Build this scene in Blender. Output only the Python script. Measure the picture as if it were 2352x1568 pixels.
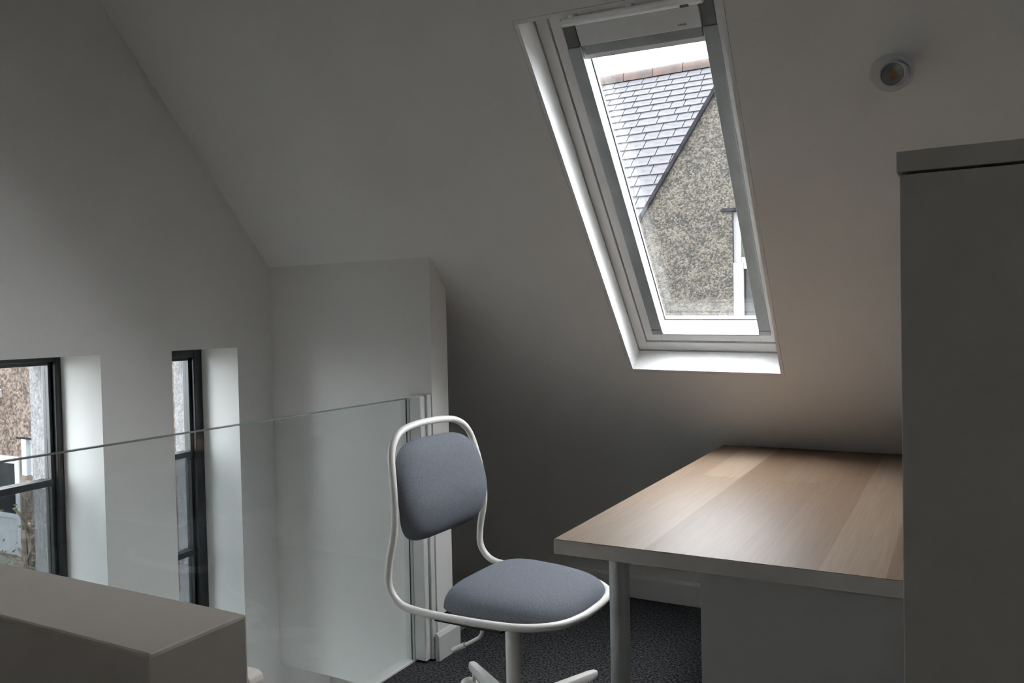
import bpy, bmesh, math, random
from mathutils import Vector, Matrix

random.seed(7)
scene = bpy.context.scene
COL = scene.collection
for o in list(bpy.data.objects):
    bpy.data.objects.remove(o)

# ------------------------------------------------------------------ camera
EYE = Vector((0.0, 0.0, 1.225))
FPX = 1898.0
def camera_axes(yaw, pitch, roll):
    cy, sy = math.cos(yaw), math.sin(yaw)
    M = Matrix(((cy, sy, 0), (0, 0, -1), (-sy, cy, 0)))
    cp, sp = math.cos(pitch), math.sin(pitch)
    P = Matrix(((1, 0, 0), (0, cp, -sp), (0, sp, cp)))
    cr, sr = math.cos(roll), math.sin(roll)
    Q = Matrix(((cr, -sr, 0), (sr, cr, 0), (0, 0, 1)))
    return Q @ P @ M
A = camera_axes(math.radians(28.7735), math.radians(1.4347), math.radians(-1.2178))
cam_data = bpy.data.cameras.new('camera')
cam_data.sensor_width = 36.0
cam_data.lens = FPX / 2352.0 * 36.0
cam_data.clip_start = 0.02
cam_data.clip_end = 200
cam = bpy.data.objects.new('camera', cam_data)
COL.objects.link(cam)
cam.matrix_world = Matrix(((A[0][0], -A[1][0], -A[2][0], EYE.x),
                           (A[0][1], -A[1][1], -A[2][1], EYE.y),
                           (A[0][2], -A[1][2], -A[2][2], EYE.z),
                           (0, 0, 0, 1)))
scene.camera = cam

# ------------------------------------------------------------------ sky: plain bright overcast
world = bpy.data.worlds.new('overcast_sky')
scene.world = world
world.use_nodes = True
bg = world.node_tree.nodes['Background']
bg.inputs['Color'].default_value = (0.93, 0.965, 1.0, 1)
bg.inputs['Strength'].default_value = 21.0

scene.view_settings.view_transform = 'Standard'
scene.view_settings.look = 'None'
scene.view_settings.gamma = 1.0
scene.view_settings.use_curve_mapping = False
scene.view_settings.exposure = 0.42

# ------------------------------------------------------------------ materials
def rgb(r, g, b):
    def f(c):
        c /= 255.0
        return c / 12.92 if c <= 0.04045 else ((c + 0.055) / 1.055) ** 2.4
    return (f(r), f(g), f(b), 1.0)

def base_mat(name, col, rough=0.6, metallic=0.0, spec=0.5):
    m = bpy.data.materials.new(name)
    m.use_nodes = True
    b = m.node_tree.nodes['Principled BSDF']
    b.inputs['Base Color'].default_value = col
    b.inputs['Roughness'].default_value = rough
    b.inputs['Metallic'].default_value = metallic
    b.inputs['Specular IOR Level'].default_value = spec
    return m, m.node_tree.nodes, m.node_tree.links, b

def noise_mat(name, c1, c2, scale, rough=0.6, bump=0.0, bdist=0.002, detail=4, spec=0.5, metallic=0.0, lo=0.35, hi=0.65, stretch=None):
    m, n, l, b = base_mat(name, c1, rough, metallic, spec)
    tc = n.new('ShaderNodeTexCoord')
    no = n.new('ShaderNodeTexNoise')
    no.inputs['Scale'].default_value = scale
    no.inputs['Detail'].default_value = detail
    if stretch:
        mp = n.new('ShaderNodeMapping')
        mp.inputs['Scale'].default_value = stretch
        l.new(tc.outputs['Object'], mp.inputs['Vector'])
        l.new(mp.outputs['Vector'], no.inputs['Vector'])
    else:
        l.new(tc.outputs['Object'], no.inputs['Vector'])
    cr = n.new('ShaderNodeValToRGB')
    cr.color_ramp.elements[0].position = lo
    cr.color_ramp.elements[1].position = hi
    cr.color_ramp.elements[0].color = c1
    cr.color_ramp.elements[1].color = c2
    l.new(no.outputs['Fac'], cr.inputs['Fac'])
    l.new(cr.outputs['Color'], b.inputs['Base Color'])
    if bump:
        bp = n.new('ShaderNodeBump')
        bp.inputs['Strength'].default_value = bump
        bp.inputs['Distance'].default_value = bdist
        l.new(no.outputs['Fac'], bp.inputs['Height'])
        l.new(bp.outputs['Normal'], b.inputs['Normal'])
    return m

def glass_mat(name, tint, rough=0.0, refl=1.0):
    m = bpy.data.materials.new(name)
    m.use_nodes = True
    n, l = m.node_tree.nodes, m.node_tree.links
    n.clear()
    out = n.new('ShaderNodeOutputMaterial')
    tr = n.new('ShaderNodeBsdfTransparent')
    tr.inputs['Color'].default_value = tint
    gl = n.new('ShaderNodeBsdfGlossy')
    gl.inputs['Roughness'].default_value = rough
    # Schlick reflectance, the same from either face of the sheet
    lw = n.new('ShaderNodeLayerWeight')
    lw.inputs['Blend'].default_value = 0.5
    pw = n.new('ShaderNodeMath')
    pw.operation = 'POWER'
    pw.inputs[1].default_value = 5.0
    l.new(lw.outputs['Facing'], pw.inputs[0])
    mul = n.new('ShaderNodeMath')
    mul.operation = 'MULTIPLY_ADD'
    mul.inputs[1].default_value = 0.96 * refl
    mul.inputs[2].default_value = 0.04 * refl
    l.new(pw.outputs[0], mul.inputs[0])
    mx = n.new('ShaderNodeMixShader')
    l.new(mul.outputs[0], mx.inputs[0])
    l.new(tr.outputs[0], mx.inputs[1])
    l.new(gl.outputs[0], mx.inputs[2])
    l.new(mx.outputs[0], out.inputs[0])
    return m

def roughcast_mat(name, cols, scale=90, bump=0.7, bdist=0.012):
    m, n, l, b = base_mat(name, cols[0], 0.95, 0, 0.1)
    tc = n.new('ShaderNodeTexCoord')
    vo = n.new('ShaderNodeTexVoronoi')
    vo.inputs['Scale'].default_value = scale
    no = n.new('ShaderNodeTexNoise')
    no.inputs['Scale'].default_value = scale * 0.12
    no.inputs['Detail'].default_value = 5
    l.new(tc.outputs['Object'], vo.inputs['Vector'])
    l.new(tc.outputs['Object'], no.inputs['Vector'])
    sep = n.new('ShaderNodeSeparateColor')
    l.new(vo.outputs['Color'], sep.inputs[0])
    add = n.new('ShaderNodeMath')
    add.operation = 'MULTIPLY_ADD'
    l.new(no.outputs['Fac'], add.inputs[0])
    add.inputs[1].default_value = 0.8
    mul = n.new('ShaderNodeMath')
    mul.operation = 'MULTIPLY'
    mul.inputs[1].default_value = 0.6
    l.new(sep.outputs[0], mul.inputs[0])
    l.new(mul.outputs[0], add.inputs[2])
    cr = n.new('ShaderNodeValToRGB')
    cr.color_ramp.elements[0].position = 0.25
    cr.color_ramp.elements[1].position = 0.95
    cr.color_ramp.elements[0].color = cols[0]
    cr.color_ramp.elements[1].color = cols[2]
    e = cr.color_ramp.elements.new(0.6)
    e.color = cols[1]
    l.new(add.outputs[0], cr.inputs['Fac'])
    l.new(cr.outputs['Color'], b.inputs['Base Color'])
    bp = n.new('ShaderNodeBump')
    bp.inputs['Strength'].default_value = bump
    bp.inputs['Distance'].default_value = bdist
    l.new(vo.outputs['Distance'], bp.inputs['Height'])
    bp.invert = True
    l.new(bp.outputs['Normal'], b.inputs['Normal'])
    return m

def oak_mat():
    # printed oak foil: lengthwise strips of slightly different tone, fine grain along Y
    m, n, l, b = base_mat('white_stained_oak', rgb(190, 165, 140), 0.46, 0, 0.3)
    tc = n.new('ShaderNodeTexCoord')
    br = n.new('ShaderNodeTexBrick')
    mp = n.new('ShaderNodeMapping')
    mp.inputs['Rotation'].default_value = (0, 0, math.radians(90))
    mp.inputs['Location'].default_value = (3.9, 0.045, 0)
    l.new(tc.outputs['Object'], mp.inputs['Vector'])
    l.new(mp.outputs['Vector'], br.inputs['Vector'])
    br.inputs['Scale'].default_value = 1.0
    br.inputs['Brick Width'].default_value = 6.0
    br.inputs['Row Height'].default_value = 0.118
    br.inputs['Mortar Size'].default_value = 0.0
    br.inputs['Bias'].default_value = 0.0
    br.offset = 0.37
    br.inputs['Color1'].default_value = (0, 0, 0, 1)
    br.inputs['Color2'].default_value = (1, 1, 1, 1)
    cr = n.new('ShaderNodeValToRGB')
    cr.color_ramp.elements[0].color = rgb(108, 87, 69)
    cr.color_ramp.elements[1].color = rgb(146, 128, 112)
    l.new(br.outputs['Color'], cr.inputs['Fac'])
    mp2 = n.new('ShaderNodeMapping')
    mp2.inputs['Scale'].default_value = (150, 4.5, 20)
    l.new(tc.outputs['Object'], mp2.inputs['Vector'])
    no = n.new('ShaderNodeTexNoise')
    no.inputs['Scale'].default_value = 1.0
    no.inputs['Detail'].default_value = 5
    no.inputs['Distortion'].default_value = 0.6
    l.new(mp2.outputs['Vector'], no.inputs['Vector'])
    cg = n.new('ShaderNodeValToRGB')
    cg.color_ramp.elements[0].position = 0.3
    cg.color_ramp.elements[1].position = 0.7
    cg.color_ramp.elements[0].color = (0.80, 0.76, 0.72, 1)
    cg.color_ramp.elements[1].color = (1, 1, 1, 1)
    l.new(no.outputs['Fac'], cg.inputs['Fac'])
    mix = n.new('ShaderNodeMix')
    mix.data_type = 'RGBA'
    mix.blend_type = 'MULTIPLY'
    mix.inputs[0].default_value = 1.0
    l.new(cr.outputs['Color'], mix.inputs[6])
    l.new(cg.outputs['Color'], mix.inputs[7])
    l.new(mix.outputs[2], b.inputs['Base Color'])
    bp = n.new('ShaderNodeBump')
    bp.inputs['Strength'].default_value = 0.12
    bp.inputs['Distance'].default_value = 0.0006
    l.new(no.outputs['Fac'], bp.inputs['Height'])
    l.new(bp.outputs['Normal'], b.inputs['Normal'])
    return m

M = {}
M['plaster'] = noise_mat('white_plaster', (0.835, 0.82, 0.80, 1), (0.855, 0.84, 0.82, 1), 3.0, 0.9, 0.03, 0.001, spec=0.2)
M['gloss_white'] = noise_mat('white_gloss_paint', (0.74, 0.735, 0.72, 1), (0.77, 0.765, 0.75, 1), 5.0, 0.4, 0.0)
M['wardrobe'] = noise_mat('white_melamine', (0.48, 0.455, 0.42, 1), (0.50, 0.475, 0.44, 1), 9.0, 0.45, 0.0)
M['capping'] = noise_mat('half_wall_paint', (0.74, 0.68, 0.62, 1), (0.77, 0.71, 0.65, 1), 6.0, 0.6, 0.02, 0.001)
M['velux_white'] = noise_mat('white_lacquer', (0.82, 0.82, 0.815, 1), (0.85, 0.85, 0.845, 1), 8.0, 0.35, 0.0)
M['alu'] = noise_mat('grey_aluminium_rail', rgb(148, 152, 152), rgb(158, 162, 162), 14, 0.45, 0.0, metallic=0.35)
M['alu_dark'] = noise_mat('dark_grey_plastic', rgb(92, 94, 92), rgb(102, 104, 102), 14, 0.6, 0.0)
M['rubber'] = noise_mat('black_gasket', (0.012, 0.012, 0.012, 1), (0.02, 0.02, 0.02, 1), 30, 0.6)
M['black_frame'] = noise_mat('black_window_frame', (0.010, 0.012, 0.013, 1), (0.016, 0.018, 0.019, 1), 20, 0.35)
M['glass'] = glass_mat('window_glass', (0.972, 0.974, 0.972, 1))
M['gable_glass'] = glass_mat('tinted_window_glass', (0.625, 0.64, 0.645, 1))
M['balustrade'] = glass_mat('balustrade_glass', (0.965, 0.976, 0.975, 1), 0.0, 0.9)
M['balustrade_edge'] = noise_mat('glass_polished_edge', (0.16, 0.20, 0.19, 1), (0.2, 0.25, 0.24, 1), 10, 0.15)
M['carpet'] = noise_mat('charcoal_carpet', (0.012, 0.012, 0.013, 1), (0.125, 0.124, 0.128, 1), 120, 0.98, 1.0, 0.004, 6, 0.05, lo=0.38, hi=0.72)
M['fabric'] = noise_mat('grey_wool_fabric', rgb(98, 102, 108), rgb(121, 124, 131), 420, 0.95, 0.35, 0.0008, 3, 0.1)
M['chair_white'] = noise_mat('warm_white_powder_coat', (0.80, 0.775, 0.74, 1), (0.82, 0.795, 0.76, 1), 12, 0.35, 0)
M['desk_edge'] = noise_mat('pale_desk_edging', (0.40, 0.38, 0.355, 1), (0.43, 0.41, 0.385, 1), 30, 0.45, 0)
M['oak'] = oak_mat()
M['steel'] = noise_mat('silver_lacquered_leg', (0.33, 0.34, 0.34, 1), (0.36, 0.37, 0.37, 1), 20, 0.38, 0, metallic=0.4)
M['drawer'] = noise_mat('pale_grey_lacquer', (0.36, 0.36, 0.35, 1), (0.38, 0.38, 0.37, 1), 10, 0.5, 0)
M['black_plastic'] = noise_mat('black_plastic', (0.015, 0.015, 0.015, 1), (0.022, 0.022, 0.022, 1), 40, 0.5)
M['lamp_white'] = noise_mat('white_lamp_metal', (0.66, 0.665, 0.665, 1), (0.69, 0.695, 0.695, 1), 20, 0.4)
M['reflector'] = noise_mat('chrome_reflector', (0.6, 0.6, 0.6, 1), (0.7, 0.7, 0.7, 1), 40, 0.2, metallic=0.9)
M['led'] = noise_mat('amber_led_chip', rgb(190, 140, 60), rgb(210, 160, 80), 60, 0.4)
M['lens'] = glass_mat('lamp_lens', (0.92, 0.92, 0.92, 1))
M['print_grey'] = noise_mat('grey_print', rgb(90, 92, 96), rgb(100, 102, 106), 30, 0.6)
M['slate'] = noise_mat('weathered_slate', (0.0205, 0.0203, 0.0226, 1), (0.0315, 0.031, 0.0343, 1), 4.5, 0.75, 0.3, 0.006, 6, 0.12)
M['ridge'] = noise_mat('lichened_ridge_tile', (0.022, 0.019, 0.0185, 1), (0.036, 0.025, 0.021, 1), 6, 0.85, 0.3, 0.01, 6, 0.1)
M['roughcast'] = roughcast_mat('grey_roughcast', (rgb(19, 19, 18), rgb(33, 32, 30), rgb(54, 51, 46)), 62)
M['roughcast_brown'] = roughcast_mat('brown_roughcast', (rgb(39, 35, 32), rgb(65, 57, 52), rgb(98, 85, 76)), 24)
M['pebbledash'] = roughcast_mat('pale_pebbledash', (rgb(112, 110, 110), rgb(130, 128, 128), rgb(146, 144, 145)), 120, 0.4, 0.004)
M['verge'] = noise_mat('dark_verge_mortar', (0.004, 0.004, 0.0045, 1), (0.008, 0.008, 0.009, 1), 12, 0.95, 0.3, 0.01, spec=0.05)
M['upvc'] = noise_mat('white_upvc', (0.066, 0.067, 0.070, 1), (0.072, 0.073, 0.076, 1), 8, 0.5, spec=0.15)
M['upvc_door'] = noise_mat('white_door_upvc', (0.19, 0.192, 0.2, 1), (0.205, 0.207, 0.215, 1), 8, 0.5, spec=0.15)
M['pane_green'] = noise_mat('pane_painted_reflection', rgb(14, 22, 16), rgb(28, 40, 27), 3.0, 0.2, spec=0.08)  # greenish reflection painted into the pane colour
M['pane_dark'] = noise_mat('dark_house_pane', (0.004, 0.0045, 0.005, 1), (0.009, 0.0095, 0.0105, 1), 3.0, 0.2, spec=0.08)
M['ground'] = noise_mat('garden_ground', (0.08, 0.085, 0.065, 1), (0.12, 0.115, 0.1, 1), 2.0, 0.95)
M['bark'] = noise_mat('pale_bark', rgb(66, 55, 47), rgb(112, 98, 86), 14, 0.9, 0.4, 0.01)
M['leaf'] = noise_mat('sparse_leaves', rgb(50, 55, 36), rgb(80, 80, 50), 12, 0.8)
M['flower'] = noise_mat('orange_buds', rgb(190, 120, 70), rgb(210, 150, 90), 20, 0.7)
M['deck'] = noise_mat('lower_floor_boards', (0.16, 0.14, 0.12, 1), (0.22, 0.2, 0.17, 1), 6, 0.7, stretch=(1, 14, 1))

# ------------------------------------------------------------------ mesh helpers
class MB:
    def __init__(self):
        self.v, self.f, self.mi = [], [], []
    def add(self, verts, faces, mi=0):
        k = len(self.v)
        self.v += [tuple(p) for p in verts]
        self.f += [tuple(k + i for i in q) for q in faces]
        self.mi += [mi] * len(faces)
        return self
    def box(self, x0, x1, y0, y1, z0, z1, mi=0, mat=None):
        vs = [Vector((x, y, z)) for z in (z0, z1) for y in (y0, y1) for x in (x0, x1)]
        if mat is not None:
            vs = [mat @ p for p in vs]
        return self.add(vs, [(0, 2, 3, 1), (4, 5, 7, 6), (0, 1, 5, 4), (2, 6, 7, 3), (0, 4, 6, 2), (1, 3, 7, 5)], mi)
    def prism(self, poly, axis, a, b, mi=0):
        # polygon in the two other axes, extruded along axis from a to b
        def P(p, t):
            return {'x': (t, p[0], p[1]), 'y': (p[0], t, p[1]), 'z': (p[0], p[1], t)}[axis]
        n = len(poly)
        vs = [P(p, a) for p in poly] + [P(p, b) for p in poly]
        fs = [tuple(range(n))[::-1], tuple(range(n, 2 * n))]
        for i in range(n):
            j = (i + 1) % n
            fs.append((i, j, n + j, n + i))
        return self.add(vs, fs, mi)
    def tube(self, pts, r, n=10, closed=False, cap=True, mi=0):
        pts = [Vector(p) for p in pts]
        N = len(pts)
        rs = r if isinstance(r, (list, tuple)) else [r] * N
        tang = []
        for i in range(N):
            a = pts[(i - 1) % N] if (closed or i > 0) else pts[i]
            b = pts[(i + 1) % N] if (closed or i < N - 1) else pts[i]
            tang.append((b - a).normalized())
        up = Vector((0, 0, 1)) if abs(tang[0].z) < 0.9 else Vector((1, 0, 0))
        nrm = (up - tang[0] * up.dot(tang[0])).normalized()
        vs = []
        for i in range(N):
            nrm = (nrm - tang[i] * nrm.dot(tang[i])).normalized()
            bn = tang[i].cross(nrm)
            for k in range(n):
                a = 2 * math.pi * k / n
                vs.append(pts[i] + (nrm * math.cos(a) + bn * math.sin(a)) * rs[i])
        fs = []
        segs = N if closed else N - 1
        for i in range(segs):
            j = (i + 1) % N
            for k in range(n):
                k2 = (k + 1) % n
                fs.append((i * n + k, i * n + k2, j * n + k2, j * n + k))
        if cap and not closed:
            fs.append(tuple(range(n))[::-1])
            fs.append(tuple((N - 1) * n + k for k in range(n)))
        return self.add(vs, fs, mi)
    def lathe(self, prof, n=32, mat=None, mi=0, cap0=True, cap1=True):
        # prof: (radius, z)
        vs, fs = [], []
        for r, z in prof:
            for k in range(n):
                a = 2 * math.pi * k / n
                p = Vector((r * math.cos(a), r * math.sin(a), z))
                vs.append(mat @ p if mat is not None else p)
        for i in range(len(prof) - 1):
            for k in range(n):
                k2 = (k + 1) % n
                fs.append((i * n + k, i * n + k2, (i + 1) * n + k2, (i + 1) * n + k))
        if cap0:
            fs.append(tuple(range(n))[::-1])
        if cap1:
            fs.append(tuple((len(prof) - 1) * n + k for k in range(n)))
        return self.add(vs, fs, mi)
    def mesh(self, name, mats, bevel=0.0, smooth=False, segs=2):
        me = bpy.data.meshes.new(name)
        me.from_pydata(self.v, [], self.f)
        for m in mats if isinstance(mats, (list, tuple)) else [mats]:
            me.materials.append(m)
        for p, i in zip(me.polygons, self.mi):
            p.material_index = i
        bm = bmesh.new()
        bm.from_mesh(me)
        bmesh.ops.recalc_face_normals(bm, faces=bm.faces)
        if bevel:
            es = [e for e in bm.edges if len(e.link_faces) == 2 and e.calc_face_angle(0) > 0.5]
            bmesh.ops.bevel(bm, geom=es, offset=bevel, segments=segs, affect='EDGES', clamp_overlap=True, profile=0.5)
        if smooth:
            for f in bm.faces:
                f.smooth = True
            for e in bm.edges:
                if len(e.link_faces) == 2 and e.calc_face_angle(0) > 0.7:
                    e.smooth = False
        bm.to_mesh(me)
        bm.free()
        return me
    def build(self, name, mats, parent=None, bevel=0.0, smooth=False, segs=2):
        o = bpy.data.objects.new(name, self.mesh(name, mats, bevel, smooth, segs))
        COL.objects.link(o)
        if parent is not None:
            o.parent = parent
        return o

def tag(o, label, cat=None, group=None, kind=None):
    o['label'] = label
    if cat:
        o['category'] = cat
    if group:
        o['group'] = group
    if kind:
        o['kind'] = kind
    return o

def empty(name, loc=(0, 0, 0), rz=0.0, matrix=None):
    o = bpy.data.objects.new(name, None)
    COL.objects.link(o)
    o.empty_display_size = 0.1
    if matrix is not None:
        o.matrix_world = matrix
    else:
        o.location = loc
        o.rotation_euler = (0, 0, rz)
    return o

def copy_part(src, parent, matrix=None):
    c = src.copy()
    COL.objects.link(c)
    c.parent = parent
    if matrix is not None:
        c.matrix_local = matrix
    return c

def spline(pts, per=8, closed=False):
    pts = [Vector(p) for p in pts]
    N = len(pts)
    out = []
    for i in range(N if closed else N - 1):
        p0 = pts[(i - 1) % N] if (closed or i > 0) else pts[i] * 2 - pts[i + 1]
        p1, p2 = pts[i], pts[(i + 1) % N]
        p3 = pts[(i + 2) % N] if (closed or i < N - 2) else p2 * 2 - p1
        for k in range(per):
            t = k / per
            out.append(0.5 * ((2 * p1) + (p2 - p0) * t + (2 * p0 - 5 * p1 + 4 * p2 - p3) * t * t + (3 * p1 - p0 - 3 * p2 + p3) * t ** 3))
    if not closed:
        out.append(pts[-1])
    return out

# ------------------------------------------------------------------ room geometry constants
TH = math.atan(1.0525)                       # pitch of the sloped ceiling
S0 = Vector((0, 2.47, 1.461))                # a point of its inner face
NOUT = Vector((0, math.sin(TH), math.cos(TH)))
VUP = Vector((0, -math.cos(TH), math.sin(TH)))
def slope_z(y):
    return S0.z - 1.0525 * (y - S0.y)
KNEE_Y, FLAT_Z = 3.41, 2.75
KNEE_Z = slope_z(KNEE_Y)
RIDGE_Y = S0.y - (FLAT_Z - S0.z) / 1.0525
BACK_RIDGE_Y, BACK_KNEE_Y = -0.55, -0.55 - (FLAT_Z - KNEE_Z) / 1.0525
XR = 2.6
VOID_X = -1.80                                # edge of the stair opening
LOW_Z = -2.55                                 # lower storey floor

def slope_matrix(u, v, roll=0.0):
    X, Y, Z = Vector((1, 0, 0)), VUP, -NOUT
    p = S0 + X * u + VUP * v
    m = Matrix(((X.x, Y.x, Z.x, p.x), (X.y, Y.y, Z.y, p.y), (X.z, Y.z, Z.z, p.z), (0, 0, 0, 1)))
    return m @ Matrix.Rotation(roll, 4, 'Z')

# skylight opening in slope coordinates
SKY = slope_matrix(-0.791, 0.082, math.radians(-1.7))
OX, OY0, OY1 = 0.262, -0.673, 0.665

# sloped ceilings with a skylight opening each, the rear one added for light (built in slope coordinates, origin at the opening centre)
REAR_X, REAR_DOWN, REAR_K = 1.85, 1.0, 0.66
RUP = Vector((0, math.cos(TH), math.sin(TH)))
RNOUT = Vector((0, -math.sin(TH), math.cos(TH)))
def rear_matrix(x, down):
    X, Y, Z = Vector((-1, 0, 0)), RUP, -RNOUT
    p = Vector((x, BACK_RIDGE_Y, FLAT_Z)) - RUP * down
    return Matrix(((X.x, Y.x, Z.x, p.x), (X.y, Y.y, Z.y, p.y), (X.z, Y.z, Z.z, p.z), (0, 0, 0, 1)))
REAR = rear_matrix(REAR_X, REAR_DOWN)

def sloped_ceiling(name, base, roll, x0, x1, v_lo, v_hi, label, k=1.0):
    OX, OY0, OY1 = 0.262 * k, -0.673 * k, 0.665 * k
    mb = MB()
    R = Matrix.Rotation(roll, 4, 'Z')
    t = 0.21
    e = 0.012
    hole = [R @ Vector(p) for p in ((-OX - e, OY0 - e, 0), (OX + e, OY0 - e, 0), (OX + e, OY1 + e, 0), (-OX - e, OY1 + e, 0))]
    outer = [Vector((x0, v_lo - 0.3, 0)), Vector((x1, v_lo - 0.3, 0)), Vector((x1, v_hi + 0.3, 0)), Vector((x0, v_hi + 0.3, 0))]
    vs = hole + outer + [p + Vector((0, 0, -t)) for p in hole + outer]
    fs = []
    for i in range(4):
        j = (i + 1) % 4
        fs += [(i, j, 4 + j, 4 + i), (8 + i, 12 + i, 12 + j, 8 + j), (i, 8 + i, 8 + j, j), (4 + i, 4 + j, 12 + j, 12 + i)]
    mb.add(vs, fs)
    o = mb.build(name, M['plaster'])
    o.matrix_world = base
    return tag(o, label, kind='structure')
_vl = (Vector((0, KNEE_Y, KNEE_Z)) - S0).dot(VUP) - 0.082
_vh = (Vector((0, RIDGE_Y, FLAT_Z)) - S0).dot(VUP) - 0.082
sloped_ceiling('ceiling_sloped', slope_matrix(-0.791, 0.082), math.radians(-1.7), -3.0 + 0.791, XR + 0.3 + 0.791, _vl, _vh,
               'white plastered sloping attic ceiling around the skylight')

# rest of the shell
def structure(name, mb, mats, label, bevel=0.0, smooth=False, parent=None):
    o = mb.build(name, mats, parent, bevel, smooth)
    return tag(o, label, kind='structure')

mb = MB()
mb.box(-3.0, XR + 0.3, BACK_RIDGE_Y - 0.1, RIDGE_Y + 0.1, FLAT_Z, FLAT_Z + 0.25)
structure('ceiling', mb, M['plaster'], 'flat white ceiling strip above the sloping ceilings')
_len = math.hypot(BACK_RIDGE_Y - BACK_KNEE_Y, FLAT_Z - KNEE_Z)
sloped_ceiling('ceiling_rear_slope', REAR, 0.0, REAR_X - XR - 0.3, REAR_X + 3.0, REAR_DOWN - _len, REAR_DOWN,
               'white sloping ceiling on the far side of the attic behind the viewer', REAR_K)
mb = MB()
_a, _c, _b = Vector((3.19, slope_z(3.19))), Vector((KNEE_Y, KNEE_Z)), Vector((KNEE_Y, 0.1))
cove = [tuple(_a * (1 - t) ** 2 + _c * 2 * t * (1 - t) + _b * t * t) for t in [i / 16 for i in range(17)]]
mb.prism(cove + [(KNEE_Y, -0.2), (KNEE_Y + 0.15, -0.2), (KNEE_Y + 0.15, KNEE_Z + 0.12), (3.19, slope_z(3.19) + 0.05)], 'x', -2.8, XR + 0.1)
structure('wall_knee', mb, M['plaster'], 'low white knee wall under the sloping ceiling behind the desk', 0, True)
mb = MB()
mb.box(-3.0, VOID_X + 0.05, KNEE_Y, KNEE_Y + 0.15, LOW_Z, -0.2)
structure('wall_knee_lower', mb, M['plaster'], 'white wall of the lower storey beneath the knee wall')
mb = MB()
mb.box(-3.0, XR + 0.3, BACK_KNEE_Y - 0.25, BACK_KNEE_Y, LOW_Z, KNEE_Z + 0.1)
structure('wall_back', mb, M['plaster'], 'low white wall behind the viewer')
mb = MB()
mb.box(XR, XR + 0.2, BACK_KNEE_Y - 0.2, KNEE_Y + 0.15, -0.2, FLAT_Z + 0.3)
structure('wall_right', mb, M['plaster'], 'plain white end wall of the attic on the right')
# carpeted floor with the stair opening on its left
mb = MB()
mb.box(VOID_X + 0.035, XR + 0.2, BACK_KNEE_Y - 0.2, KNEE_Y + 0.1, -0.2, 0.0)
structure('floor', mb, M['carpet'], 'dark charcoal carpet covering the attic floor')
mb = MB()
mb.box(-3.0, XR + 0.2, BACK_KNEE_Y - 0.2, KNEE_Y + 0.5, LOW_Z - 0.1, LOW_Z)
structure('floor_lower', mb, M['deck'], 'floor of the storey below at the bottom of the stair opening')
mb = MB()
mb.box(VOID_X + 0.05, VOID_X + 0.15, BACK_KNEE_Y, KNEE_Y, LOW_Z, -0.2)
structure('wall_stair', mb, M['plaster'], 'white wall of the lower storey beneath the floor edge')
mb = MB()
mb.box(-3.0, VOID_X + 0.05, 2.80, 2.9, LOW_Z, 0.0)
structure('wall_stair_end', mb, M['plaster'], 'white wall set back below the boxed stub wall')
# white nosing along the edge of the stair opening under the glass
mb = MB()
mb.box(VOID_X, VOID_X + 0.045, -1.5, 2.469, -0.21, 0.006)
structure('trim_1', mb, M['gloss_white'], 'white painted nosing along the floor edge under the glass balustrade', 0.004)

# stub wall (boxed) that meets the slope, standing at the end of the stair opening
NIB_X, NIB_Y0, NIB_Y1 = -1.69, 2.47, 2.575
mb = MB()
prof = [(NIB_Y0, -0.16), (NIB_Y1, -0.16), (NIB_Y1, slope_z(NIB_Y1) + 0.05), (NIB_Y0, slope_z(NIB_Y0) + 0.05)]
mb.prism(prof, 'x', -2.75, NIB_X)
structure('wall_stub', mb, M['plaster'], 'white stub wall closing the stair opening below the sloping ceiling')

# skirting boards
mb = MB()
sk = [(KNEE_Y, 0), (KNEE_Y - 0.016, 0), (KNEE_Y - 0.016, 0.088), (KNEE_Y - 0.008, 0.1), (KNEE_Y, 0.1)]
mb.prism(sk, 'x', NIB_X, XR)
structure('baseboard_back', mb, M['gloss_white'], 'white skirting board along the knee wall under the desk', 0.0015)
mb = MB()
sk = [(NIB_X, 0), (NIB_X + 0.018, 0), (NIB_X + 0.018, 0.088), (NIB_X + 0.009, 0.1), (NIB_X, 0.1)]
mb.prism(sk, 'y', NIB_Y0 - 0.018, NIB_Y1 + 0.02)
structure('baseboard_stub', mb, M['gloss_white'], 'short white skirting board on the end of the stub wall', 0.0015)

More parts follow.
